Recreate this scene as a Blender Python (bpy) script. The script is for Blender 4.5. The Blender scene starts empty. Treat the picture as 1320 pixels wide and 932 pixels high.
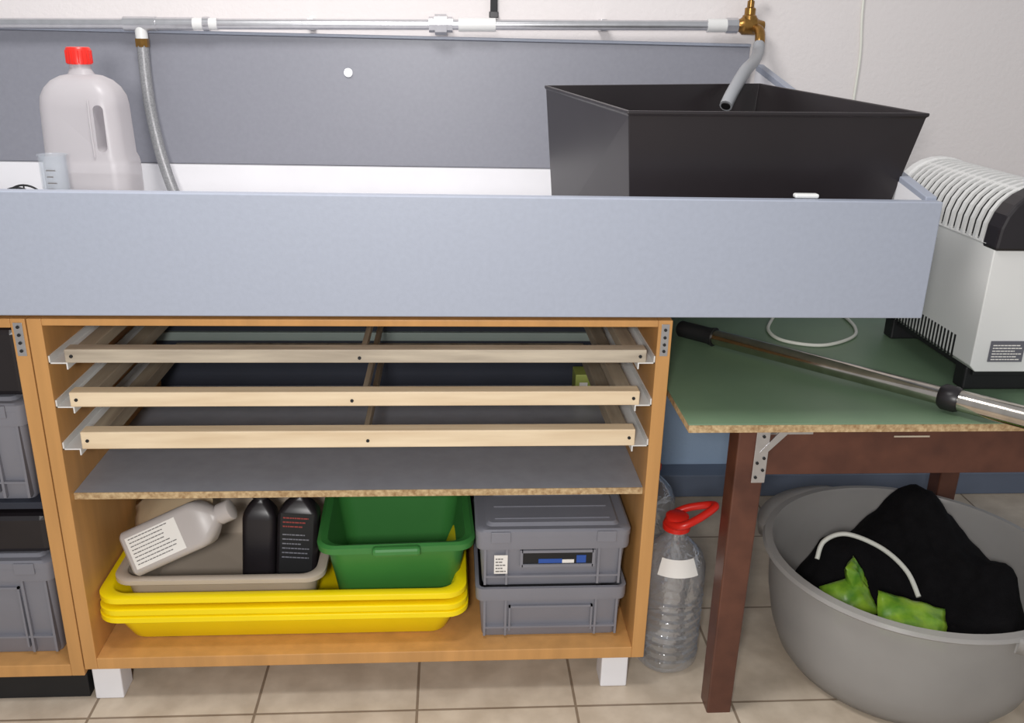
import bpy, bmesh, math, random
from mathutils import Vector, Matrix, noise
random.seed(4)
sc=bpy.context.scene
sc.view_settings.view_transform='Standard'

# ---------------------------------------------------------------- materials
def lin(c):
    return tuple(((v/255)/12.92 if v/255<=0.04045 else ((v/255+0.055)/1.055)**2.4) for v in c)
def mat(name,col,rough=.5,metal=0,var=.06,scale=8,bump=0,bscale=60,stretch=None,trans=0,transl=0,col2=None,spec=.5,coat=0):
    m=bpy.data.materials.new(name); m.use_nodes=True; nt=m.node_tree; N=nt.nodes; L=nt.links
    b=N['Principled BSDF']; out=N['Material Output']
    b.inputs['Roughness'].default_value=rough; b.inputs['Metallic'].default_value=metal
    b.inputs['Specular IOR Level'].default_value=spec
    b.inputs['Coat Weight'].default_value=coat
    tc=N.new('ShaderNodeTexCoord'); mp=N.new('ShaderNodeMapping'); L.new(tc.outputs['Object'],mp.inputs[0])
    if stretch: mp.inputs['Scale'].default_value=stretch
    n=N.new('ShaderNodeTexNoise'); n.inputs['Scale'].default_value=scale; n.inputs['Detail'].default_value=6
    L.new(mp.outputs[0],n.inputs['Vector'])
    r=N.new('ShaderNodeValToRGB'); r.color_ramp.elements[0].position=.3; r.color_ramp.elements[1].position=.7
    c=lin(col); c2=lin(col2) if col2 else None
    if c2: a,d=c2,c
    else: a=tuple(v*(1-var) for v in c); d=tuple(min(1,v*(1+var)) for v in c)
    r.color_ramp.elements[0].color=(*a,1); r.color_ramp.elements[1].color=(*d,1)
    L.new(n.outputs['Fac'],r.inputs[0]); L.new(r.outputs[0],b.inputs['Base Color'])
    if bump:
        n2=N.new('ShaderNodeTexNoise'); n2.inputs['Scale'].default_value=bscale; n2.inputs['Detail'].default_value=4
        L.new(mp.outputs[0],n2.inputs['Vector'])
        bp=N.new('ShaderNodeBump'); bp.inputs['Strength'].default_value=bump; bp.inputs['Distance'].default_value=.004
        L.new(n2.outputs['Fac'],bp.inputs['Height']); L.new(bp.outputs[0],b.inputs['Normal'])
    sh=b.outputs[0]
    if transl:
        t=N.new('ShaderNodeBsdfTranslucent'); L.new(r.outputs[0],t.inputs[0]); mx=N.new('ShaderNodeMixShader'); mx.inputs[0].default_value=transl
        L.new(sh,mx.inputs[1]); L.new(t.outputs[0],mx.inputs[2]); sh=mx.outputs[0]
    if trans:
        t=N.new('ShaderNodeBsdfTransparent'); t.inputs[0].default_value=(.95,.96,.97,1); mx=N.new('ShaderNodeMixShader'); mx.inputs[0].default_value=trans
        L.new(sh,mx.inputs[1]); L.new(t.outputs[0],mx.inputs[2]); sh=mx.outputs[0]
    if sh!=b.outputs[0]: L.new(sh,out.inputs[0])
    return m
def petmat():
    m=bpy.data.materials.new('pet_bottle'); m.use_nodes=True; nt=m.node_tree; N=nt.nodes; L=nt.links
    out=N['Material Output']; N.remove(N['Principled BSDF'])
    t=N.new('ShaderNodeBsdfTransparent'); t.inputs[0].default_value=(.93,.95,.97,1)
    gl=N.new('ShaderNodeBsdfGlossy'); gl.inputs['Roughness'].default_value=.08; gl.inputs[0].default_value=(.95,.96,1,1)
    df=N.new('ShaderNodeBsdfDiffuse'); df.inputs[0].default_value=(.75,.78,.82,1)
    tc=N.new('ShaderNodeTexCoord'); n=N.new('ShaderNodeTexNoise'); n.inputs['Scale'].default_value=34; n.inputs['Detail'].default_value=3; L.new(tc.outputs['Object'],n.inputs[0])
    bp=N.new('ShaderNodeBump'); bp.inputs['Strength'].default_value=.7; bp.inputs['Distance'].default_value=.008; L.new(n.outputs['Fac'],bp.inputs['Height'])
    L.new(bp.outputs[0],gl.inputs['Normal'])
    lw=N.new('ShaderNodeLayerWeight'); lw.inputs[0].default_value=.35; L.new(bp.outputs[0],lw.inputs['Normal'])
    ma=N.new('ShaderNodeMath'); ma.operation='MULTIPLY_ADD'; ma.inputs[1].default_value=.7; ma.inputs[2].default_value=.10; L.new(lw.outputs['Facing'],ma.inputs[0])
    m1=N.new('ShaderNodeMixShader'); m1.inputs[0].default_value=.13; L.new(t.outputs[0],m1.inputs[1]); L.new(df.outputs[0],m1.inputs[2])
    m2=N.new('ShaderNodeMixShader'); L.new(ma.outputs[0],m2.inputs[0]); L.new(m1.outputs[0],m2.inputs[1]); L.new(gl.outputs[0],m2.inputs[2])
    L.new(m2.outputs[0],out.inputs[0]); return m
M={}
M['beech']=mat('beech_laminate',(194,144,86),.45,var=.1,scale=5,stretch=(6,6,.6),bump=.05)
M['pine']=mat('pine_strip',(236,216,184),.55,col2=(216,192,158),scale=6,stretch=(.8,8,8))
M['pine_grey']=mat('pine_strip_grey',(200,188,168),.6,col2=(160,148,132),scale=6,stretch=(.8,8,8))  # greyer pine tone for the top rack's front bar and the apron slot
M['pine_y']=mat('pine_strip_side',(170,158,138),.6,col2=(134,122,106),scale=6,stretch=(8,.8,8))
M['chip']=mat('chipboard_edge',(206,180,138),.8,col2=(150,118,80),scale=140)
M['shelf']=mat('shelf_grey_laminate',(150,152,160),.4,var=.06,scale=30)
M['darkpanel']=mat('dark_back_panel',(40,44,56),.7,var=.1)
M['rail']=mat('grey_green_rail',(140,152,146),.6,var=.05)
M['board']=mat('basin_grey_paint',(157,163,177),.42,var=.03,scale=110,bump=.035,bscale=220)
M['backboard']=mat('backboard_grey_paint',(136,137,146),.4,var=.035,scale=90,bump=.03,bscale=200)
M['white']=mat('white_paint',(230,229,232),.5,var=.03)
M['whitep']=mat('white_powdercoat',(222,222,220),.35,var=.02)
M['metal']=mat('galvanized_steel',(205,205,208),.28,metal=.85,var=.06,scale=40)
M['chrome']=mat('chrome',(200,192,182),.16,metal=1,var=.15,scale=30)
M['brass']=mat('brass',(150,112,58),.3,metal=.85,var=.2,scale=60)
M['hose']=mat('braided_hose',(150,150,152),.35,metal=.3,var=.25,scale=300)
M['ghose']=mat('grey_rubber_hose',(150,152,156),.45,var=.05)
M['blackp']=mat('black_plastic',(34,30,33),.36,var=.12,scale=14)
M['tank']=mat('black_tank_plastic',(36,31,33),.34,var=.15,scale=5)
M['black']=mat('black_matte',(22,22,24),.6,var=.2)
M['red']=mat('red_plastic',(215,40,30),.35,var=.04)
M['jug']=mat('milky_hdpe',(212,207,209),.35,var=.02,transl=.25,trans=.3)
M['bjug']=mat('milky_bottle_hdpe',(206,198,194),.35,var=.03,transl=.2,trans=.08)
M['jugliq']=mat('milky_jug_liquid',(196,194,198),.3,var=.02,transl=.3)
M['clear']=mat('clear_plastic',(215,220,225),.1,var=.05,trans=.8,spec=.8)
M['pet']=petmat()
M['tub']=mat('frosted_tub_plastic',(192,189,186),.3,var=.05,transl=.3,trans=.30)
M['yellow']=mat('yellow_plastic',(250,222,8),.35,var=.03)
M['beige']=mat('beige_plastic',(192,178,162),.4,var=.03)
M['green']=mat('green_plastic',(60,126,60),.35,var=.05)
M['crate']=mat('grey_crate_plastic',(126,126,134),.42,var=.05)
M['crate_dk']=mat('dark_grey_plastic',(98,98,106),.5,var=.05)  # even dark grey, own colour of the heater's rating plate
M['greentop']=mat('green_linoleum',(116,140,112),.4,col2=(104,128,102),scale=4)
M['brown']=mat('brown_painted_wood',(98,60,46),.4,col2=(78,46,36),scale=6,stretch=(3,3,3))
M['cloth']=mat('black_cloth',(18,17,19),.9,var=.25,scale=40,bump=.3,bscale=200,spec=.15)
M['packet']=mat('green_packet_foil',(160,196,60),.3,col2=(70,130,36),scale=22)
M['paper']=mat('kraft_paper',(196,174,142),.8,var=.05)
M['label']=mat('label_white',(232,228,222),.6,var=.02)
M['ink']=mat('label_ink',(110,106,104),.6)
M['blue']=mat('blue_plastic',(40,80,160),.4)
M['cableW']=mat('white_cable',(225,225,215),.45,var=.02)
M['skirt']=mat('skirting_tile',(98,108,126),.4,var=.08)
M['lime']=mat('lime_card',(150,160,80),.5,var=.1)
M['redink']=mat('red_print',(150,60,55),.5)

def wall_mat():
    m=bpy.data.materials.new('wall_paint'); m.use_nodes=True; nt=m.node_tree; N=nt.nodes; L=nt.links
    b=N['Principled BSDF']; b.inputs['Roughness'].default_value=.75
    tc=N.new('ShaderNodeTexCoord'); sp=N.new('ShaderNodeSeparateXYZ'); L.new(tc.outputs['Object'],sp.inputs[0])
    r=N.new('ShaderNodeValToRGB'); r.color_ramp.interpolation='CONSTANT'
    r.color_ramp.elements[0].color=(*lin((160,182,208)),1); r.color_ramp.elements[1].position=.85
    r.color_ramp.elements[1].color=(*lin((226,220,219)),1)
    L.new(sp.outputs['Z'],r.inputs[0])
    n=N.new('ShaderNodeTexNoise'); n.inputs['Scale'].default_value=90; L.new(tc.outputs['Object'],n.inputs[0])
    bp=N.new('ShaderNodeBump'); bp.inputs['Strength'].default_value=.25; bp.inputs['Distance'].default_value=.004
    L.new(n.outputs['Fac'],bp.inputs['Height']); L.new(bp.outputs[0],b.inputs['Normal'])
    L.new(r.outputs[0],b.inputs['Base Color']); return m
M['wall']=wall_mat()
def tile_mat():
    m=bpy.data.materials.new('floor_tiles'); m.use_nodes=True; nt=m.node_tree; N=nt.nodes; L=nt.links
    b=N['Principled BSDF']; b.inputs['Roughness'].default_value=.42
    tc=N.new('ShaderNodeTexCoord'); mp=N.new('ShaderNodeMapping'); mp.inputs['Location'].default_value=(-.349+3.36,.046+3.36,0)
    L.new(tc.outputs['Object'],mp.inputs[0])
    br=N.new('ShaderNodeTexBrick'); br.offset=0; br.squash=1
    br.inputs['Scale'].default_value=1; br.inputs['Brick Width'].default_value=.336; br.inputs['Row Height'].default_value=.336
    br.inputs['Mortar Size'].default_value=.003; br.inputs['Mortar Smooth'].default_value=.15
    br.inputs['Color1'].default_value=(*lin((204,190,170)),1); br.inputs['Color2'].default_value=(*lin((198,184,166)),1)
    br.inputs['Mortar'].default_value=(*lin((140,124,106)),1)
    L.new(mp.outputs[0],br.inputs['Vector'])
    n=N.new('ShaderNodeTexNoise'); n.inputs['Scale'].default_value=14; n.inputs['Detail'].default_value=10; L.new(tc.outputs['Object'],n.inputs[0])
    r=N.new('ShaderNodeValToRGB'); r.color_ramp.elements[0].position=.38; r.color_ramp.elements[1].position=.66
    r.color_ramp.elements[0].color=(.80,.78,.76,1); r.color_ramp.elements[1].color=(1.0,1.0,1.0,1)
    L.new(n.outputs['Fac'],r.inputs[0])
    mx=N.new('ShaderNodeMix'); mx.data_type='RGBA'; mx.blend_type='MULTIPLY'; mx.inputs[0].default_value=1
    L.new(br.outputs['Color'],mx.inputs[6]); L.new(r.outputs[0],mx.inputs[7]); L.new(mx.outputs[2],b.inputs['Base Color'])
    bp=N.new('ShaderNodeBump'); bp.inputs['Strength'].default_value=.5; bp.inputs['Distance'].default_value=.003; bp.invert=True
    L.new(br.outputs['Fac'],bp.inputs['Height']); L.new(bp.outputs[0],b.inputs['Normal'])
    return m
M['tile']=tile_mat()

# ---------------------------------------------------------------- geometry helpers
def grp(name,loc=(0,0,0)):
    e=bpy.data.objects.new(name,None); sc.collection.objects.link(e); e.location=loc; e.empty_display_size=.05; return e
def add(name,V,F,m,parent=None,smooth=False,bevel=0,seg=2):
    me=bpy.data.meshes.new(name); me.from_pydata([tuple(v) for v in V],[],F); me.validate()
    bm=bmesh.new(); bm.from_mesh(me); bmesh.ops.recalc_face_normals(bm,faces=bm.faces)
    bm.to_mesh(me); bm.free()
    for p in me.polygons: p.use_smooth=smooth
    o=bpy.data.objects.new(name,me); sc.collection.objects.link(o); me.materials.append(M[m] if isinstance(m,str) else m)
    if parent:
        o.parent=parent; o.matrix_parent_inverse=Matrix.Translation(-Vector(parent.location))
    if bevel:
        b=o.modifiers.new('bevel','BEVEL'); b.width=bevel; b.segments=seg; b.limit_method='ANGLE'; b.angle_limit=math.radians(40)
    return o
def box(name,x0,x1,y0,y1,z0,z1,m,p=None,bevel=.0015,T=None):
    V=[Vector((x,y,z)) for x in(x0,x1) for y in(y0,y1) for z in(z0,z1)]
    if T: V=[T@v for v in V]
    F=[(0,1,3,2),(4,6,7,5),(0,4,5,1),(2,3,7,6),(0,2,6,4),(1,5,7,3)]
    return add(name,V,F,m,p,bevel=bevel)
def boxes(name,lst,m,p=None,bevel=0,T=None):
    V=[];F=[]
    for (x0,x1,y0,y1,z0,z1) in lst:
        k=len(V); vv=[Vector((x,y,z)) for x in(x0,x1) for y in(y0,y1) for z in(z0,z1)]
        if T: vv=[T@v for v in vv]
        V+=vv; F+=[tuple(i+k for i in f) for f in [(0,1,3,2),(4,6,7,5),(0,4,5,1),(2,3,7,6),(0,2,6,4),(1,5,7,3)]]
    return add(name,V,F,m,p,bevel=bevel)
def rr(cx,cy,hx,hy,r,z,n=5,rot=0):
    pts=[]
    for (sx,sy,a0) in [(1,1,0),(-1,1,90),(-1,-1,180),(1,-1,270)]:
        for i in range(n+1):
            a=math.radians(a0+90*i/n)
            x=sx*(hx-r)+r*math.cos(a); y=sy*(hy-r)+r*math.sin(a)
            pts.append(Vector((cx+x*math.cos(rot)-y*math.sin(rot),cy+x*math.sin(rot)+y*math.cos(rot),z)))
    return pts
def circ(cx,cy,r,z,n=32,ry=None):
    ry=ry or r
    return [Vector((cx+r*math.cos(2*math.pi*i/n),cy+ry*math.sin(2*math.pi*i/n),z)) for i in range(n)]
def loft(name,rings,m,p=None,smooth=True,cap0=True,cap1=True,T=None,bevel=0,auto=True):
    n=len(rings[0]); V=[v for r in rings for v in r]
    if T: V=[T@v for v in V]
    F=[]
    for k in range(len(rings)-1):
        for i in range(n):
            j=(i+1)%n; F.append((k*n+i,k*n+j,(k+1)*n+j,(k+1)*n+i))
    if cap0: F.append(tuple(range(n))[::-1])
    if cap1: F.append(tuple((len(rings)-1)*n+i for i in range(n)))
    o=add(name,V,F,m,p,smooth=smooth,bevel=bevel)
    if smooth and auto:
        o.data.set_sharp_from_angle(angle=math.radians(38))
    return o
def frame_of(d):
    d=d.normalized(); up=Vector((0,0,1)) if abs(d.z)<.95 else Vector((1,0,0))
    a=d.cross(up).normalized(); b=a.cross(d).normalized(); return a,b
def cyl(name,p1,p2,r,m,p=None,n=24,r2=None,prof=None):
    p1=Vector(p1);p2=Vector(p2); d=p2-p1; a,b=frame_of(d)
    prof=prof or [(0,r),(1,r2 if r2 is not None else r)]
    rings=[[p1+d*t+a*(rad*math.cos(2*math.pi*i/n))+b*(rad*math.sin(2*math.pi*i/n)) for i in range(n)] for t,rad in prof]
    return loft(name,rings,m,p)
def crom(P,k=8,closed=False):
    P=[Vector(q) for q in P]; out=[]; n=len(P)
    rng=range(n) if closed else range(n-1)
    for i in rng:
        if closed: a,b,c,d=P[(i-1)%n],P[i],P[(i+1)%n],P[(i+2)%n]
        else: a,b,c,d=P[max(i-1,0)],P[i],P[i+1],P[min(i+2,n-1)]
        for j in range(k):
            t=j/k; out.append(.5*((2*b)+(-a+c)*t+(2*a-5*b+4*c-d)*t*t+(-a+3*b-3*c+d)*t**3))
    if not closed: out.append(P[-1])
    return out
def tube(name,pts,r,m,p=None,n=12,k=8,closed=False,smoothpath=True):
    Q=crom(pts,k,closed) if smoothpath else [Vector(q) for q in pts]
    rings=[]; N=len(Q); a=None
    for i,q in enumerate(Q):
        d=(Q[(i+1)%N]-Q[(i-1)%N]) if closed else (Q[min(i+1,N-1)]-Q[max(i-1,0)])
        d.normalize()
        if a is None: a,_=frame_of(d)
        a=(a-d*a.dot(d)).normalized(); b=d.cross(a)
        rings.append([q+a*(r*math.cos(2*math.pi*t/n))+b*(r*math.sin(2*math.pi*t/n)) for t in range(n)])
    if closed: rings.append(rings[0]); return loft(name,rings,m,p,cap0=False,cap1=False)
    return loft(name,rings,m,p)
def textlines(name,x0,x1,y,z0,z1,n,m,p,T=None,h=.35):
    L=[]; st=(z1-z0)/n
    for i in range(n):
        zz=z1-(i+.8)*st; x=x0
        end=x0+(x1-x0)*random.uniform(.6,1)
        while x<end-.001:
            w=random.uniform(.003,.009); w=min(w,end-x); L.append((x,x+w,y-.0005,y,zz,zz+st*h)); x+=w+.0012
    return boxes(name,L,m,p,T=T)

# ---------------------------------------------------------------- room
box('floor',-1.6,3.6,-3.2,1.0,-.05,0,'tile',bevel=0)
box('wall_back',-1.6,3.6,.94,1.04,0,2.6,'wall',bevel=0)
box('baseboard_back',-1.6,3.6,.86,.9395,0.0005,.075,'skirt',bevel=.003)

# ---------------------------------------------------------------- cabinets
def screwdots(nm,pts,p,r=.004,m='black'):
    for i,(x,y,z) in enumerate(pts): cyl(nm+'_%d'%i,(x,y,z),(x,y-.002,z),r,m,p,n=12)
c=grp('storage_cabinet',(.585,.3,.085))
box('side_left',.001,.027,0,.6,.085,.845,'beech',c)
box('side_right',1.143,1.17,0,.6,.085,.845,'beech',c)
box('bottom_panel',.027,1.143,0.0,.6,.085,.112,'beech',c)
box('top_panel',.027,1.143,0,.6,.832,.845,'beech',c)
box('back_panel',.027,1.143,.585,.6,.112,.828,'darkpanel',c)
box('back_light_rail',.03,1.14,.572,.585,.608,.63,'rail',c)
box('shelf_board',.0275,1.1425,.02,.58,.472,.486,'shelf',c,bevel=0)
box('shelf_edge',.0275,1.1425,.018,.0199,.472,.486,'chip',c,bevel=0)
for i,(x0,x1) in enumerate([(.008,.066),(1.082,1.14)]):
    box('foot_%d'%(i+1),x0,x1,.012,.07,0,.085,'white',c,bevel=.003)
    box('foot_back_%d'%(i+1),x0,x1,.52,.58,0,.085,'white',c,bevel=.003)
box('support_batten',.05,1.12,.03,.57,.845,.88,'darkpanel',c)
box('hinge_plate',1.149,1.164,-.002,0,.775,.838,'metal',c,bevel=.0005)
screwdots('hinge_hole',[(1.1565,-.002,z) for z in (.785,.798,.812,.827)],c,.003)

def rack(z0,z1,x0,x1,m,tag):
    g=grp('drying_rack_frame',(.6,.28,z0))
    box('front_bar',x0,x1,.0,.03,z0,z1,m,g,bevel=.002)
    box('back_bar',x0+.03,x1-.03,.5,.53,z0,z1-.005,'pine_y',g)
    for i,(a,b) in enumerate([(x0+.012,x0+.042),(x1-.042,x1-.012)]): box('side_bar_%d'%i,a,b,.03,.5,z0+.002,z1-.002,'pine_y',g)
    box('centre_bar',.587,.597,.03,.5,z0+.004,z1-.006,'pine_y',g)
    zm=(z0+z1)/2
    screwdots('screw',[(x0+.012,0,zm),((x0+x1)/2-.004+tag*.012,0,zm-.003),(x1-.012,0,zm)],g,.0032)
    r=grp('runner_rails',(.6,.25,z0))
    for i,(a,b,s) in enumerate([(.0275,.06,1),(1.1425,1.11,-1)]):
        lo,hi=min(a,b),max(a,b)
        boxes('rail_%d'%i,[(lo,hi,.004,.5,z0-.003,z0-.0005),((a if s>0 else a-.0025),(a+.0025 if s>0 else a),.004,.5,z0-.003,z0+.012),
              ((b-.0025 if s>0 else b),(b if s>0 else b+.0025),.004,.5,z0-.014,z0-.003)],'whitep',r)
rack(.761,.787,.058,1.125,'pine_grey',0)
rack(.674,.703,.055,1.118,'pine',-1)
rack(.588,.623,.064,1.115,'pine',1)

# left neighbouring cabinet
c=grp('storage_cabinet',(-.35,.3,.07))
box('side_right',-.027,-.001,0,.6,.07,.845,'beech',c)
box('side_left',-.70,-.674,0,.6,.07,.845,'beech',c)
box('bottom_panel',-.674,-.027,0,.6,.07,.098,'beech',c)
box('top_panel',-.674,-.027,0,.6,.828,.845,'beech',c)
box('back_panel',-.674,-.027,.585,.6,.098,.828,'darkpanel',c)
box('shelf_board',-.674,-.027,.03,.58,.445,.46,'darkpanel',c)
box('plinth',-.69,-.006,.02,.55,0,.07,'black',c)
box('hinge_plate',-.022,-.006,-.002,0,.775,.838,'metal',c,bevel=.0005)
screwdots('hinge_hole',[(-.014,-.002,z) for z in (.785,.80,.815,.83)],c,.003)

# ---------------------------------------------------------------- euro crates
def crate(x0,x1,y0,y1,z0,z1,opening=False,lid=False,label=False):
    cx,cy=(x0+x1)/2,(y0+y1)/2; hx,hy=(x1-x0)/2,(y1-y0)/2; h=z1-z0
    g=grp('grey_storage_crate',(cx,cy,z0))
    rings=[rr(cx,cy,hx-.016,hy-.016,.012,z0),rr(cx,cy,hx-.014,hy-.014,.014,z0+.006),rr(cx,cy,hx-.008,hy-.008,.014,z1-.03),rr(cx,cy,hx-.001,hy-.001,.016,z1-.03),
           rr(cx,cy,hx,hy,.016,z1-.022),rr(cx,cy,hx,hy,.016,z1),rr(cx,cy,hx-.008,hy-.008,.012,z1),rr(cx,cy,hx-.014,hy-.014,.012,z1-.02),rr(cx,cy,hx-.02,hy-.02,.01,z0+.006)]
    loft('shell',rings,'crate',g)
    fy=y0+.006
    ribs=[]
    for f in (.06,.2,.8,.94):
        xx=x0+f*(x1-x0); ribs.append((xx-.0025,xx+.0025,fy-.003,fy+.016,z0+.008,z1-.028))
    ribs.append((x0+.02,x1-.02,fy-.002,fy+.016,z0+h*.2,z0+h*.2+.004))
    boxes('ribs',ribs,'crate',g)
    xm=(x0+x1)/2
    if opening:
        boxes('handle_frame',[(xm-.065,xm+.085,fy-.004,fy+.014,z1-.04,z1-.034),(xm-.065,xm+.085,fy-.004,fy+.014,z1-.074,z1-.068),
            (xm-.069,xm-.063,fy-.004,fy+.014,z1-.074,z1-.034),(xm+.083,xm+.089,fy-.004,fy+.014,z1-.074,z1-.034)],'crate',g)
        box('handle_hole',xm-.063,xm+.083,fy-.001,fy+.012,z1-.068,z1-.04,'black',g,bevel=0)
        boxes('contents_seen',[(xm-.03,xm+.02,fy-.0018,fy,z1-.066,z1-.056),(xm+.05,xm+.07,fy-.0018,fy,z1-.066,z1-.048)],'blue',g)
        boxes('contents_light',[(xm+.02,xm+.045,fy-.0018,fy,z1-.066,z1-.058)],'label',g)
    else:
        boxes('front_recess_frame',[(xm-.09,xm+.09,fy-.003,fy+.014,z1-.05,z1-.046),(xm-.09,xm-.086,fy-.003,fy+.014,z0+.02,z1-.046),(xm+.086,xm+.09,fy-.003,fy+.014,z0+.02,z1-.046)],'crate',g)
    if label:
        box('label',x0+.038,x0+.066,fy-.005,fy-.0035,z1-.088,z1-.044,'label',g,bevel=0)
        textlines('label_text',x0+.041,x0+.063,fy-.0051,z1-.085,z1-.048,5,'ink',g)
    if lid:
        loft('lid',[rr(cx,cy,hx+.001,hy+.001,.016,z1+.0005),rr(cx,cy,hx+.001,hy+.001,.016,z1+.012),rr(cx,cy,hx-.004,hy-.004,.016,z1+.016),rr(cx,cy,hx-.02,hy-.02,.014,z1+.014),rr(cx,cy,hx-.026,hy-.026,.012,z1+.02)],'crate',g)
        boxes('lid_clips',[(cx+s*.11-.02,cx+s*.11+.02,y0-.004,y0+.01,z1-.012,z1+.013) for s in(-1,1)],'crate',g,bevel=.001)
        boxes('lid_ribs',[(x0+.04,x1-.04,y0+.04+i*.05,y0+.045+i*.05,z1+.018,z1+.022) for i in range(6)],'crate',g)
    return g
crate(.808,1.13,.035,.435,.1125,.240)
crate(.808,1.13,.035,.435,.2405,.365,opening=True,lid=True,label=True)
crate(-.37,-.045,.03,.43,.4605,.652,lid=True)
crate(-.37,-.045,.03,.43,.0985,.31,lid=True)
o=grp('black_case',(-.2,.2,.69))
box('body',-.35,-.045,.05,.35,.6745,.81,'blackp',o,bevel=.012)
boxes('handle',[(-.24,-.16,.03,.05,.74,.75),(-.24,-.23,.03,.05,.74,.77),(-.17,-.16,.03,.05,.74,.77)],'black',o)
o=grp('black_case',(-.2,.2,.34))
box('body',-.35,-.05,.05,.35,.3325,.42,'blackp',o,bevel=.012)
boxes('handle',[(-.24,-.16,.03,.05,.37,.38),(-.24,-.23,.03,.05,.37,.4),(-.17,-.16,.03,.05,.37,.4)],'black',o)

# ---------------------------------------------------------------- trays
def traymesh(nm,cx,cy,hx,hy,z0,z1,m,p,rim=.014,taper=.03,r=.04,lip=.008,rot=0,t=.004):
    R=lambda a,z,rad: rr(cx,cy,hx+a,hy+a,rad,z,6,rot)
    rings=[R(-taper-rim,z0,r*.7),R(-taper-rim+.004,z0+.004,r*.75),R(-rim,z1-lip-.001,r*.9),R(0-.002,z1-lip,r),R(0,z1-lip+.002,r),R(0,z1-.002,r),R(-.003,z1,r),R(-rim,z1,r*.9),
           R(-rim-t,z1-.003,r*.85),R(-taper-rim-t,z0+t+.003,r*.65),R(-taper-rim-t-.005,z0+t,r*.6)]
    return loft(nm,rings,m,p)
g=grp('yellow_developing_trays',(.41,.28,.113))
for i,z in enumerate([0,.018,.036]):
    traymesh('tray_%d'%(i+1),.410,.267,.383-.002*i,.25,.1135+z,.198+z+(.010 if i==2 else 0),'yellow',g,rim=.02,taper=.03,r=.045,lip=.015)
g=grp('beige_developing_tray',(.27,.25,.156))
traymesh('tray',.272,.25,.218,.195,.1575,.262,'beige',g,rim=.016,taper=.02,r=.04,lip=.014)

g=grp('green_wash_basin',(.635,.22,.16))
rot=.04; cx,cy=.637,.212
def R(hx,hy,z,r=.035): return rr(cx,cy,hx,hy,r,z,6,rot)
loft('bowl',[R(.118,.115,.160,.03),R(.124,.121,.168),R(.148,.147,.325),R(.160,.158,.327),R(.163,.162,.322),R(.165,.163,.336),R(.158,.156,.340),R(.145,.144,.335),R(.12,.117,.172),R(.113,.11,.166,.03)],'green',g)
T=Matrix.Translation((cx,cy,0))@Matrix.Rotation(rot,4,'Z')
boxes('handle_lip',[(-.05,.05,-.178,-.158,.320,.341),(-.05,.05,.158,.176,.320,.339)],'green',g,bevel=.007,T=T)

# kraft paper bag
g=grp('paper_bag',(.13,.3,.27))
V=[];F=[]
nx,ny=10,8
T=Matrix.Translation((.135,.25,.335))@Matrix.Rotation(math.radians(-32),4,'Y')@Matrix.Rotation(math.radians(25),4,'X')
for s in (-1,1):
    for i in range(nx+1):
        for j in range(ny+1):
            u=i/nx*2-1; v=j/ny*2-1
            th=.022*(1-u*u)*(1-v*v)+.001
            V.append(T@Vector((u*.105,v*.07,s*th+.004*noise.noise(Vector((u*3,v*3,s))))))
k=(nx+1)*(ny+1)
for s in range(2):
    for i in range(nx):
        for j in range(ny):
            a=s*k+i*(ny+1)+j; F.append((a,a+1,a+ny+2,a+ny+1))
for i in range(nx):
    for j in (0,ny): a=i*(ny+1)+j; F.append((a,a+ny+1,a+ny+1+k,a+k))
for j in range(ny):
    for i in (0,nx): a=i*(ny+1)+j; F.append((a,a+1,a+1+k,a+k))
add('bag',V,F,'paper',g,smooth=True)

# chemical bottles
def flatbottle(name,T,w,d,h,m,capm,nh=.02,nr=.014,label=None,cap=.018):
    g=grp(name,T.to_translation())
    rings=[rr(0,0,w/2-.004,d/2-.004,.012,0),rr(0,0,w/2,d/2,.016,.005),rr(0,0,w/2,d/2,.016,h*.74)]
    for t in (.3,.6,.85,1.0):
        f=math.cos(t*math.pi/2)
        rings.append(rr(0,0,nr+(w/2-nr)*f,nr+(d/2-nr)*f,nr*(1 if t==1 else .98)-.0001,h*.74+h*.2*t))
    rings.append(rr(0,0,nr,nr,nr*.98,h+nh*.2))
    loft('body',rings,m,g,T=T)
    ring=[rr(0,0,cap,cap,cap*.98,h*.965),rr(0,0,cap,cap,cap*.98,h*.965+.026),rr(0,0,cap-.003,cap-.003,(cap-.003)*.98,h*.965+.028)]
    loft('cap',ring,capm,g,T=T)
    if label=='white':
        box('label',-w*.34,w*.36,-d/2-.0008,-d/2-.0001,h*.06,h*.60,'label',g,bevel=0,T=T)
        L=[]
        for i in range(8):
            xx=-w*.3+i*w*.08; zz=h*.09
            while zz<h*random.uniform(.42,.58):
                l=random.uniform(.003,.009); L.append((xx,xx+.002,-d/2-.0013,-d/2-.0008,zz,zz+l)); zz+=l+.0013
        boxes('label_text',L,'ink',g,T=T)
    if label=='dark':
        box('label',-w*.4,w*.4,-d/2-.0008,-d/2-.0001,h*.1,h*.8,'black',g,bevel=0,T=T)
        textlines('label_text',-w*.34,w*.34,-d/2-.0009,h*.3,h*.60,6,'crate',g,T=T,h=.25)
        textlines('label_title',-w*.34,w*.34,-d/2-.0009,h*.64,h*.78,3,'redink',g,T=T,h=.3)
    return g
T=Matrix.Translation((.092,.100,.299))@Matrix.Rotation(math.radians(64),4,'Y')@Matrix.Rotation(math.radians(-22),4,'Z')
flatbottle('translucent_chemical_bottle',T,.098,.065,.215,'bjug','bjug',label='white',cap=.022,nr=.018)
T=Matrix.Translation((.333,.17,.19))@Matrix.Rotation(math.radians(-6),4,'X')@Matrix.Rotation(math.radians(3),4,'Y')
flatbottle('black_chemical_bottle',T,.072,.06,.200,'blackp','blackp',cap=.02)
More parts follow.
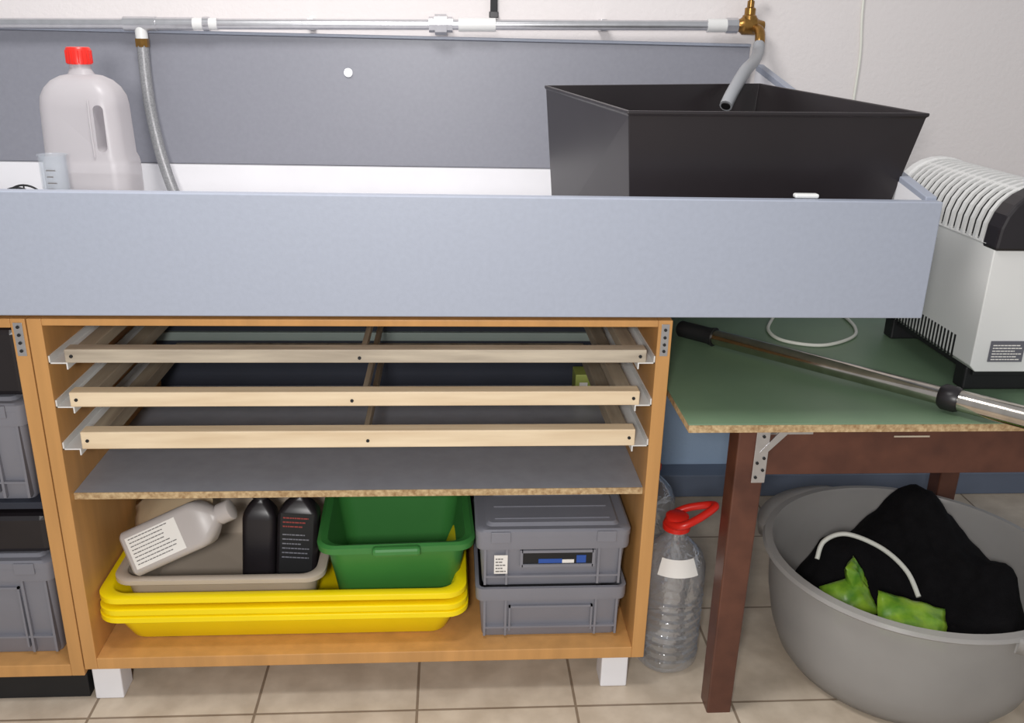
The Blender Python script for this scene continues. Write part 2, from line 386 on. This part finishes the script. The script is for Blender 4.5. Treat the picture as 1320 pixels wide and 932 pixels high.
T=Matrix.Translation((.415,.16,.19))@Matrix.Rotation(math.radians(-7),4,'X')@Matrix.Rotation(math.radians(4),4,'Y')
flatbottle('black_chemical_bottle',T,.088,.06,.21,'blackp','blackp',label='dark',cap=.02)
g=grp('small_carton',(1.08,.5,.487))
box('carton',1.06,1.12,.46,.52,.4865,.56,'lime',g)
box('carton_label',1.07,1.09,.4585,.4598,.495,.54,'label',g,bevel=0)

# ---------------------------------------------------------------- basin / sink bench
g=grp('wash_trough',(.45,.4,.9))
box('front_board',-.9,1.592,-.1,-.078,.882,1.089,'board',g,bevel=.002)
V=[(x,y,z) for x in(1.572,1.592) for (y,z) in [(-.0775,.882),(.918,.882),(.918,1.275),(-.0775,1.094)]]
add('right_side_board',V,[(0,1,2,3),(4,7,6,5),(0,4,5,1),(1,5,6,2),(2,6,7,3),(3,7,4,0)],'board',g,bevel=.0015)
add('right_side_liner',[(1.571,y,z) for (y,z) in [(-.0775,.9),(.918,.9),(.918,1.26),(-.0775,1.085)]],[(0,1,2,3)],'white',g)
box('bottom_board',-.9,1.5715,-.0775,.92,.882,.9,'white',g)
box('back_upstand',-.9,1.5715,.905,.939,.9,.99,'white',g)
box('backboard',-.9,1.552,.92,.9395,.991,1.318,'backboard',g,bevel=.002)
box('backboard_top_strip',-.9,1.552,.915,.9395,1.3185,1.326,'board',g)
cyl('screw_cap',(.488,.92,1.232),(.488,.915,1.232),.011,'metal',g)
box('rim_clip',1.340,1.382,-.083,-.068,1.0895,1.097,'whitep',g,bevel=.003)

# black plastic tank in the trough
g=grp('black_plastic_tank',(1.3,.25,.9))
def Q(pts): return [Vector(q) for q in pts]
ob=Q([(1.092,.04,.901),(1.535,.055,.901),(1.45,.545,.901),(.995,.49,.901)])
ot=Q([(1.06,.0,1.222),(1.597,.012,1.226),(1.475,.575,1.243),(.966,.5,1.233)])
def inset(r,d,dz=0):
    cc=sum(r,Vector())/4; return [q+(Vector((cc.x-q.x,cc.y-q.y,0)).normalized()*d)+Vector((0,0,dz)) for q in r]
o=loft('tank',[ob,[a.lerp(b,.975) for a,b in zip(ob,ot)],inset(ot,-.003,-.006),inset(ot,-.003),inset(ot,.006),inset(ob,.008,.006)],'tank',g,smooth=False)
bm=o.modifiers.new('bevel','BEVEL'); bm.width=.005; bm.segments=3

# jug
g=grp('plastic_jug',(.018,.33,.9))
cx,cy=.022,.35
rings=[rr(cx,cy,.078,.055,.03,.901),rr(cx,cy,.085,.062,.032,.912),rr(cx,cy,.085,.062,.032,1.07),rr(cx,cy,.083,.06,.03,1.08),rr(cx,cy,.079,.058,.03,1.09),rr(cx,cy,.076,.058,.03,1.185)]
for t in (.2,.4,.6,.8,.95):
    f=math.cos(t*math.pi/2)
    rings.append(rr(cx,cy,.02+.056*f,.02+.038*f,.02+.01*f-.0005,1.185+.06*math.sin(t*math.pi/2)))
rings+=[rr(cx,cy,.0195,.0195,.0185,1.255),rr(cx,cy,.0195,.0195,.0185,1.266)]
o=loft('jug_body',rings,'jug',g)
cut=loft('cutter',[[Vector((v.x,yy,v.y)) for v in rr(.066,1.145,.0095,.045,.009,0)] for yy in (.2,.5)],'jug')
md=o.modifiers.new('b','BOOLEAN'); md.object=cut; md.operation='DIFFERENCE'; md.solver='EXACT'
dg=bpy.context.evaluated_depsgraph_get(); me=bpy.data.meshes.new_from_object(o.evaluated_get(dg)); o.modifiers.clear(); o.data=me
bpy.data.objects.remove(cut)
for p_ in me.polygons:
    if abs(p_.normal.y)>.995: p_.use_smooth=False
me.set_sharp_from_angle(angle=math.radians(24))
tube('handle_ridge',[(.050,.2895,1.20),(.049,.2895,1.145),(.050,.2895,1.09)],.0022,'jug',g,n=8)
loft('liquid',[rr(cx,cy,.082,.059,.03,.916),rr(cx,cy,.082,.059,.03,1.04)],'jugliq',g)
cyl('cap',(cx,cy,1.264),(cx,cy,1.296),.0235,'red',g,prof=[(0,.0235),(.9,.0235),(1,.021)])
boxes('cap_ridges',[(cx+.0235*math.cos(a)-.001,cx+.0235*math.cos(a)+.001,cy+.0235*math.sin(a)-.001,cy+.0235*math.sin(a)+.001,1.266,1.29) for a in [i*math.pi/10 for i in range(20)]],'red',g)
# measuring cylinder
bx,by=-.010,.235
g=grp('measuring_cylinder',(bx,by,.9))
loft('glass',[circ(bx,by,.03,.901),circ(bx,by,.03,.905),circ(bx,by,.025,.91),circ(bx,by,.025,1.098),circ(bx,by,.028,1.102),circ(bx,by,.023,1.102),circ(bx,by,.022,.915)],'clear',g)
boxes('graduations',[(bx-.004,bx+(.008 if i%2 else .013),by-.0265,by-.0255,.93+i*.012,.932+i*.012) for i in range(13)],'ink',g)
# film reel
g=grp('film_reel',(-.13,.2,1.0))
for k,yy in enumerate((.19,.22)):
    tube('rim_%d'%k,[(-.065+.04*math.cos(a),yy,1.005+.04*math.sin(a)) for a in [i*math.pi/6 for i in range(12)]],.002,'black',g,closed=True,k=3,n=8)
    for i in range(8):
        a=i*math.pi/4; cyl('spoke_%d_%d'%(k,i),(-.065,yy,1.005),(-.065+.04*math.cos(a),yy,1.005+.04*math.sin(a)),.0015,'black',g,n=6)
cyl('hub',(-.065,.18,1.005),(-.065,.23,1.005),.01,'black',g)
box('reel_stand',-.10,-.045,.185,.208,.901,.964,'blackp',g)

# ---------------------------------------------------------------- water pipe + taps
g=grp('water_pipe',(.5,.89,1.345))
def pz(x): return 1.333+(x+.363)*.0202
def P(x,dy=0,dz=0): return (x,.885+dy,pz(x)+dz)
cyl('pipe',P(-.9),P(1.5),.0125,'metal',g)
for i,(x0,x1,r,m) in enumerate([(.02,.11,.0155,'metal'),(.11,.17,.0145,'whitep'),(.135,.15,.017,'metal'),(.70,.715,.019,'metal'),(.715,.745,.0255,'metal'),(.745,.76,.019,'metal'),(.775,.87,.0165,'whitep'),(1.42,1.47,.0165,'whitep'),(1.47,1.50,.019,'metal'),(-.06,-.04,.017,'metal'),(.0,.02,.017,'metal')]):
    cyl('fitting_%d'%i,P(x0),P(x1),r,m,g,n=8 if m=='metal' and r>.018 else 20)
for i,x in enumerate((.4,1.15)):
    box('pipe_clip_%d'%i,x-.008,x+.008,.885,.9395,pz(x)-.014,pz(x)+.014,'metal',g)
cyl('tee',P(-.04),P(.0),.017,'metal',g)
cyl('tee_drop',(-.02,.885,pz(-.02)-.005),(-.02,.885,pz(-.02)-.035),.015,'whitep',g)
cyl('hose_nut',(-.02,.885,pz(-.02)-.035),(-.02,.885,pz(-.02)-.055),.017,'brass',g,n=6)
tube('braided_hose',[(-.02,.885,1.29),(-.018,.875,1.22),(-.010,.86,1.13),(.012,.83,1.03),(.043,.80,.94),(.063,.79,.905)],.0145,'hose',g)
# brass tap
g=grp('brass_tap',(1.53,.885,1.37))
z=pz(1.52)
cyl('body',(1.49,.885,z),(1.57,.885,z),.018,'brass',g,prof=[(0,.014),(.2,.016),(.3,.023),(.7,.023),(.8,.016),(1,.012)])
cyl('bonnet',(1.53,.885,z),(1.53,.885,z+.06),.014,'brass',g,prof=[(0,.02),(.4,.018),(.45,.014),(.7,.014),(.75,.009),(1,.009)])
cyl('handle_stem',(1.53,.885,z+.06),(1.53,.885,z+.09),.006,'brass',g)
cyl('handle_bar',(1.505,.875,z+.078),(1.557,.893,z+.086),.007,'brass',g,prof=[(0,.005),(.1,.009),(.3,.006),(.7,.006),(.9,.009),(1,.005)])
tube('spout',[(1.54,.88,z-.005),(1.55,.855,z-.012),(1.548,.835,z-.035),(1.545,.83,z-.055)],.013,'brass',g)
tube('rubber_hose',[(1.545,.83,z-.045),(1.535,.80,1.305),(1.495,.70,1.288),(1.435,.57,1.270),(1.385,.485,1.228),(1.362,.45,1.200)],.0145,'ghose',g)
cyl('hose_bore',(1.3622,.4503,1.2003),(1.3612,.4488,1.1985),.0105,'black',g)

# wall cable and hanging strap
g=grp('wall_cable',(1.85,.936,1.6))
tube('cable',[(1.83,.936,2.3),(1.845,.936,1.6),(1.85,.936,1.42),(1.862,.936,1.3),(1.862,.936,1.15),(1.87,.936,.95),(1.875,.936,.75)],.0035,'cableW',g)
g=grp('hanging_strap',(.866,.93,1.42))
box('strap',.858,.876,.925,.9395,1.378,1.75,'black',g)
box('strap_buckle',.855,.879,.922,.9395,1.375,1.39,'blackp',g)

# ---------------------------------------------------------------- table
g=grp('work_table',(1.65,.2,.66))
box('table_top_core',1.19,2.17,-.103,.60,.662,.678,'chip',g,bevel=.001)
box('table_top_surface',1.188,2.172,-.105,.602,.678,.6805,'greentop',g,bevel=.0008)
for i,(x,y) in enumerate([(1.293,-.08),(2.06,-.08),(1.205,.50),(2.06,.50)]):
    loft('leg_%d'%(i+1),[rr(x+.0285,y+.0285,.0255,.0255,.003,0,2),rr(x+.0285,y+.0285,.0285,.0285,.003,.662,2)],'brown',g,smooth=False)
box('apron_front',1.35,2.06,-.065,-.043,.556,.662,'brown',g)
box('apron_back',1.262,2.06,.52,.545,.556,.662,'brown',g)
box('apron_right',2.085,2.11,-.023,.5,.556,.662,'brown',g)
box('apron_slot',1.60,1.67,-.0665,-.065,.634,.637,'pine_grey',g,bevel=0)
boxes('bracket',[(1.326,1.352,-.083,-.0805,.548,.66),(1.345,1.44,-.0685,-.0655,.642,.6610)],'metal',g,bevel=.0008)
add('bracket_gusset',[(1.335,-.0835,.612),(1.350,-.0835,.612),(1.392,-.0835,.658),(1.372,-.0835,.658),(1.335,-.0815,.612),(1.350,-.0815,.612),(1.392,-.0815,.658),(1.372,-.0815,.658)],[(0,1,2,3),(4,7,6,5),(0,4,5,1),(1,5,6,2),(2,6,7,3),(3,7,4,0)],'metal',g)
screwdots('bracket_hole',[(1.333,-.083,.56),(1.345,-.083,.575),(1.333,-.083,.59),(1.345,-.083,.60),(1.34,-.0835,.645),(1.41,-.0685,.651),(1.43,-.0685,.651)],g,.003)

# telescopic tube
g=grp('telescopic_vacuum_tube',(1.6,.1,.7))
A=Vector((1.29,.40,.7)); B=Vector((2.0,-.375,.715)); D=B-A
def pt(t): return tuple(A+D*t)
cyl('handle_end',pt(0),pt(.09),.018,'black',g,prof=[(0,.015),(.05,.019),(.85,.019),(1,.022)])
cyl('inner_tube',pt(.085),pt(.575),.0175,'chrome',g)
cyl('collar',pt(.565),pt(.60),.024,'blackp',g,prof=[(0,.02),(.2,.025),(.8,.025),(1,.022)])
cyl('outer_tube',pt(.6),pt(1),.0205,'chrome',g)
g=grp('power_cable',(1.62,.42,.685))
tube('cable',[(1.60,.60,.685),(1.552,.516,.685),(1.515,.43,.685),(1.525,.355,.685),(1.605,.322,.685),(1.70,.38,.685),(1.74,.46,.685),(1.751,.56,.685)],.004,'cableW',g)

# ---------------------------------------------------------------- heater
g=grp('convector_heater',(1.88,.24,.7))
x0,x1,y0,y1=1.783,1.983,.03,.47; zb,zs,zt=.73,.985,1.095; xm=(x0+x1)/2; hw=(x1-x0)/2
def arc(s=1.0,n=14): return [(xm-hw*s*math.cos(math.pi*i/n), zs+(zt-zs)*s*math.sin(math.pi*i/n)**.8) for i in range(n+1)]
def ext(nm,prof,ya,yb,m,bevel=0):
    return loft(nm,[[Vector((x,ya,z)) for x,z in prof],[Vector((x,yb,z)) for x,z in prof]],m,g,smooth=False,bevel=bevel)
ext('lower_body',[(x0,zs),(x0,zb+.012),(x0+.012,zb),(x1-.012,zb),(x1,zb+.012),(x1,zs)],y0+.002,y1,'whitep',bevel=.002)
ext('inner_core',[(x,z) for x,z in arc(.84)]+[(xm+hw*.84,zs),(xm-hw*.84,zs)],y0+.03,y1-.01,'black')
ao=arc(1.0); ai=arc(.95); n=len(ao)
V=[];F=[]
yy=y0+.05
while yy<y1-.03:
    k=len(V)
    for (p,q) in zip(ao,ai):
        V+= [(p[0],yy,p[1]),(p[0],yy+.010,p[1]),(q[0],yy+.010,q[1]),(q[0],yy,q[1])]
    for i in range(n-1):
        for j in range(4):
            a=k+i*4+j; b=k+i*4+(j+1)%4; F.append((a,b,b+4,a+4))
    F.append((k,k+1,k+2,k+3)); e=k+(n-1)*4; F.append((e,e+1,e+2,e+3))
    yy+=.0235
add('louvre_ribs',V,F,'whitep',g)
for i,kk in enumerate((0,5,9,14)):
    x,z=ao[kk]; x2,z2=ai[kk]
    box('louvre_rail_%d'%i,min(x,x2)-.003,max(x,x2)+.003,y0+.03,y1-.01,min(z,z2)-.002,max(z,z2)-.001,'whitep',g)
cap=arc(1.02)
ext('end_cap_top_front',cap+[(xm+hw*1.02,zs-.01),(xm-hw*1.02,zs-.01)],y0-.004,y0+.045,'blackp',bevel=.006)
ext('end_cap_top_back',cap+[(xm+hw*1.02,zs-.01),(xm-hw*1.02,zs-.01)],y1-.03,y1+.004,'whitep',bevel=.006)
boxes('bottom_vents',[(x0-.0008,x0+.002,.10+i*.0135,.106+i*.0135,.738,.785) for i in range(26)],'black',g)
box('rating_plate',1.815,1.885,y0-.0005,y0+.0015,.752,.795,'crate_dk',g,bevel=0)
textlines('rating_text',1.82,1.88,y0-.0006,.755,.79,6,'label',g)
for i,yv in enumerate((.08,.40)): box('foot_%d'%i,x0+.01,x1-.01,yv-.02,yv+.02,.6805,.73,'black',g,bevel=.004)
box('base_pan',x0+.02,x1-.02,.05,.45,.715,.7305,'black',g)

# ---------------------------------------------------------------- tub and content
cx,cy=1.79,.105
g=grp('storage_tub',(cx,cy,0))
def C(r,z,oy=0): return circ(cx,cy+oy,r*1.03,z,72,r*.99)
rings=[C(.228,.0,-.012),C(.246,.006,-.012),C(.264,.03,-.01),C(.282,.08,-.006),C(.294,.15),C(.300,.22),C(.302,.258),C(.314,.258),C(.320,.264),C(.316,.272),C(.300,.274),C(.294,.262),C(.288,.15),C(.276,.08,-.006),C(.258,.034,-.01),C(.238,.012,-.012),C(.22,.008,-.012)]
loft('shell',rings,'tub',g)
for s,ang in enumerate((-52,128)):
    V=[];F=[];N_=20
    for i in range(N_+1):
        t=i/N_; a=math.radians(ang-28+56*t); w=.034*math.sin(math.pi*t)**.5
        for (rad,zz) in ((.310,.270),(.316+w,.270),(.320+w,.262),(.316+w,.236),(.312+w,.236),(.313+w*.9,.260),(.306,.262)):
            V.append((cx+rad*1.03*math.cos(a),cy+rad*.99*math.sin(a),zz))
    for i in range(N_):
        for j in range(7):
            a0=i*7+j; a1=i*7+(j+1)%7; F.append((a0,a1,a1+7,a0+7))
    add('grip_%d'%s,V,F,'tub',g,smooth=True)
g=grp('black_cloth',(1.85,.15,.1))
V=[];F=[];nr,na=40,110
def hgt(x,y):
    d1=((x-1.875)**2/.010+(y-.285)**2/.012); d2=((x-1.97)**2+(y-.10)**2)/.018; d3=((x-1.70)**2+(y-.25)**2)/.012
    h=.10+.235*math.exp(-d1)+.13*math.exp(-d2)+.10*math.exp(-d3)
    low=math.exp(-((x-1.64)**2+(y+.0)**2)/.02); h-=.04*low
    n=noise.noise(Vector((x*9,y*9,1)))*.03+abs(noise.noise(Vector((x*16,y*7,3))))*.035+noise.noise(Vector((x*40,y*40,5)))*.006
    return h+n
for i in range(nr+1):
    for j in range(na):
        r=.256*i/nr; a=2*math.pi*j/na; x=cx+r*math.cos(a); y=cy+r*math.sin(a)
        hh=hgt(x,y); edge=min(1,(nr-i)/5)
        V.append((x,y,.08+(hh-.08)*(.5+.5*edge)))
for i in range(nr):
    for j in range(na):
        F.append((i*na+j,i*na+(j+1)%na,(i+1)*na+(j+1)%na,(i+1)*na+j))
k=len(V)
for j in range(na):
    a=2*math.pi*j/na; V.append((cx+.21*math.cos(a),cy+.21*math.sin(a)-.01,.03))
for j in range(na): F.append((nr*na+j,nr*na+(j+1)%na,k+(j+1)%na,k+j))
add('cloth',V,F,'cloth',g,smooth=True)
def packet(T,w,h,m='packet'):
    g=grp('seed_packet',T.to_translation()); V=[];F=[];nx,ny=14,12
    for s in (-1,1):
        for i in range(nx+1):
            for j in range(ny+1):
                u=i/nx*2-1; v=j/ny*2-1
                th=.016*(1-u**4)*(1-v**4)+.0006
                V.append(T@Vector((u*w,v*h,s*th+.008*noise.noise(Vector((u*2.5+w*50,v*2.5,0)))))) 
    k=(nx+1)*(ny+1)
    for s in range(2):
        for i in range(nx):
            for j in range(ny):
                a=s*k+i*(ny+1)+j; F.append((a,a+1,a+ny+2,a+ny+1))
    for i in range(nx):
        for j in (0,ny): a=i*(ny+1)+j; F.append((a,a+ny+1,a+ny+1+k,a+k))
    for j in range(ny):
        for i in (0,nx): a=i*(ny+1)+j; F.append((a,a+1,a+1+k,a+k))
    add('packet',V,F,m,g,smooth=True)
packet(Matrix.Translation((1.635,.06,.180))@Matrix.Rotation(.3,4,'Z')@Matrix.Rotation(math.radians(38),4,'X')@Matrix.Rotation(math.radians(-20),4,'Y'),.05,.045)
packet(Matrix.Translation((1.735,-.03,.185))@Matrix.Rotation(-.3,4,'Z')@Matrix.Rotation(math.radians(32),4,'X')@Matrix.Rotation(math.radians(15),4,'Y'),.075,.05)
packet(Matrix.Translation((1.66,.09,.205))@Matrix.Rotation(.9,4,'Z')@Matrix.Rotation(math.radians(66),4,'X'),.03,.05)
g=grp('white_hose_loop',(1.7,.1,.22))
tube('hose',[(1.60,.17,.215),(1.62,.19,.25),(1.67,.19,.268),(1.73,.14,.262),(1.765,.08,.24),(1.775,.03,.205)],.0055,'cableW',g)

# ---------------------------------------------------------------- water bottles
def bottle(x,y,handle=True,label=True):
    g=grp('water_bottle',(x,y,0)); R0=.0725
    prof=[(.0,.045),(.003,.062),(.015,.071),(.03,R0)]
    z=.035
    while z<.20:
        prof+=[(z,R0),(z+.004,R0-.0055),(z+.010,R0-.0055),(z+.014,R0)]; z+=.021
    prof+=[(.215,R0),(.255,R0-.001),(.28,.062),(.298,.047),(.312,.032),(.320,.024),(.345,.022)]
    rings=[]
    for zz,r in prof:
        ring=[]
        for i in range(40):
            a=2*math.pi*i/40; w=1+.03*noise.noise(Vector((math.cos(a)*1.8,math.sin(a)*1.8,zz*26+x*9)))
            ring.append(Vector((x+r*w*math.cos(a),y+r*w*math.sin(a),zz)))
        rings.append(ring)
    loft('bottle',rings,'pet',g)
    cyl('cap',(x,y,.338),(x,y,.372),.027,'red',g,prof=[(0,.03),(.3,.03),(.35,.026),(.9,.025),(1,.02)])
    if handle:
        tube('carry_handle',[(x-.02,y,.352),(x+.0,y-.035,.362),(x+.035,y-.03,.375),(x+.07,y-.015,.39),(x+.08,y-.002,.393),(x+.07,y+.015,.385),(x+.03,y+.03,.37),(x,y+.03,.355)],.0085,'red',g,closed=True,k=5)
    if label:
        V=[];F=[]
        for i in range(9):
            a=math.radians(-130+i*9)
            for zz,rr_ in ((.258,.0745),(.292,.0575)): V.append((x+rr_*math.cos(a),y+rr_*math.sin(a),zz))
        for i in range(8): F.append((2*i,2*i+1,2*i+3,2*i+2))
        add('label',V,F,'label',g,smooth=True)
bottle(1.2455,.11)
bottle(1.2455,.40,handle=False,label=False)

# ---------------------------------------------------------------- lights, world, camera
w=bpy.data.worlds.new('world'); sc.world=w; w.use_nodes=True
w.node_tree.nodes['Background'].inputs[0].default_value=(.94,.96,1,1); w.node_tree.nodes['Background'].inputs[1].default_value=.44
def area(n,loc,tgt,size,e,col):
    l=bpy.data.lights.new(n,'AREA'); l.size=size; l.energy=e; l.color=col; o=bpy.data.objects.new(n,l); sc.collection.objects.link(o); o.location=loc
    o.rotation_euler=(Vector(tgt)-Vector(loc)).to_track_quat('-Z','Y').to_euler()
area('ceiling_lamp',(.45,-.35,2.5),(.5,.3,.8),.5,25,(1,.97,.95))
area('camera_side_lamp',(.6,-1.9,1.45),(.65,.2,.5),.2,29,(1,.98,.96))
yaw,pitch,roll=.0709,.3515,.0243
Rr=Matrix.Rotation(-yaw,4,'Z')@Matrix.Rotation(math.pi/2-pitch,4,'X')@Matrix.Rotation(roll,4,'Z')
cam=bpy.data.cameras.new('camera'); cam.sensor_width=36; cam.lens=36*1168.5/1320; cam.clip_start=.05
co=bpy.data.objects.new('camera',cam); sc.collection.objects.link(co); co.matrix_world=Matrix.Translation((.7575,-1.5906,1.3487))@Rr
sc.camera=co
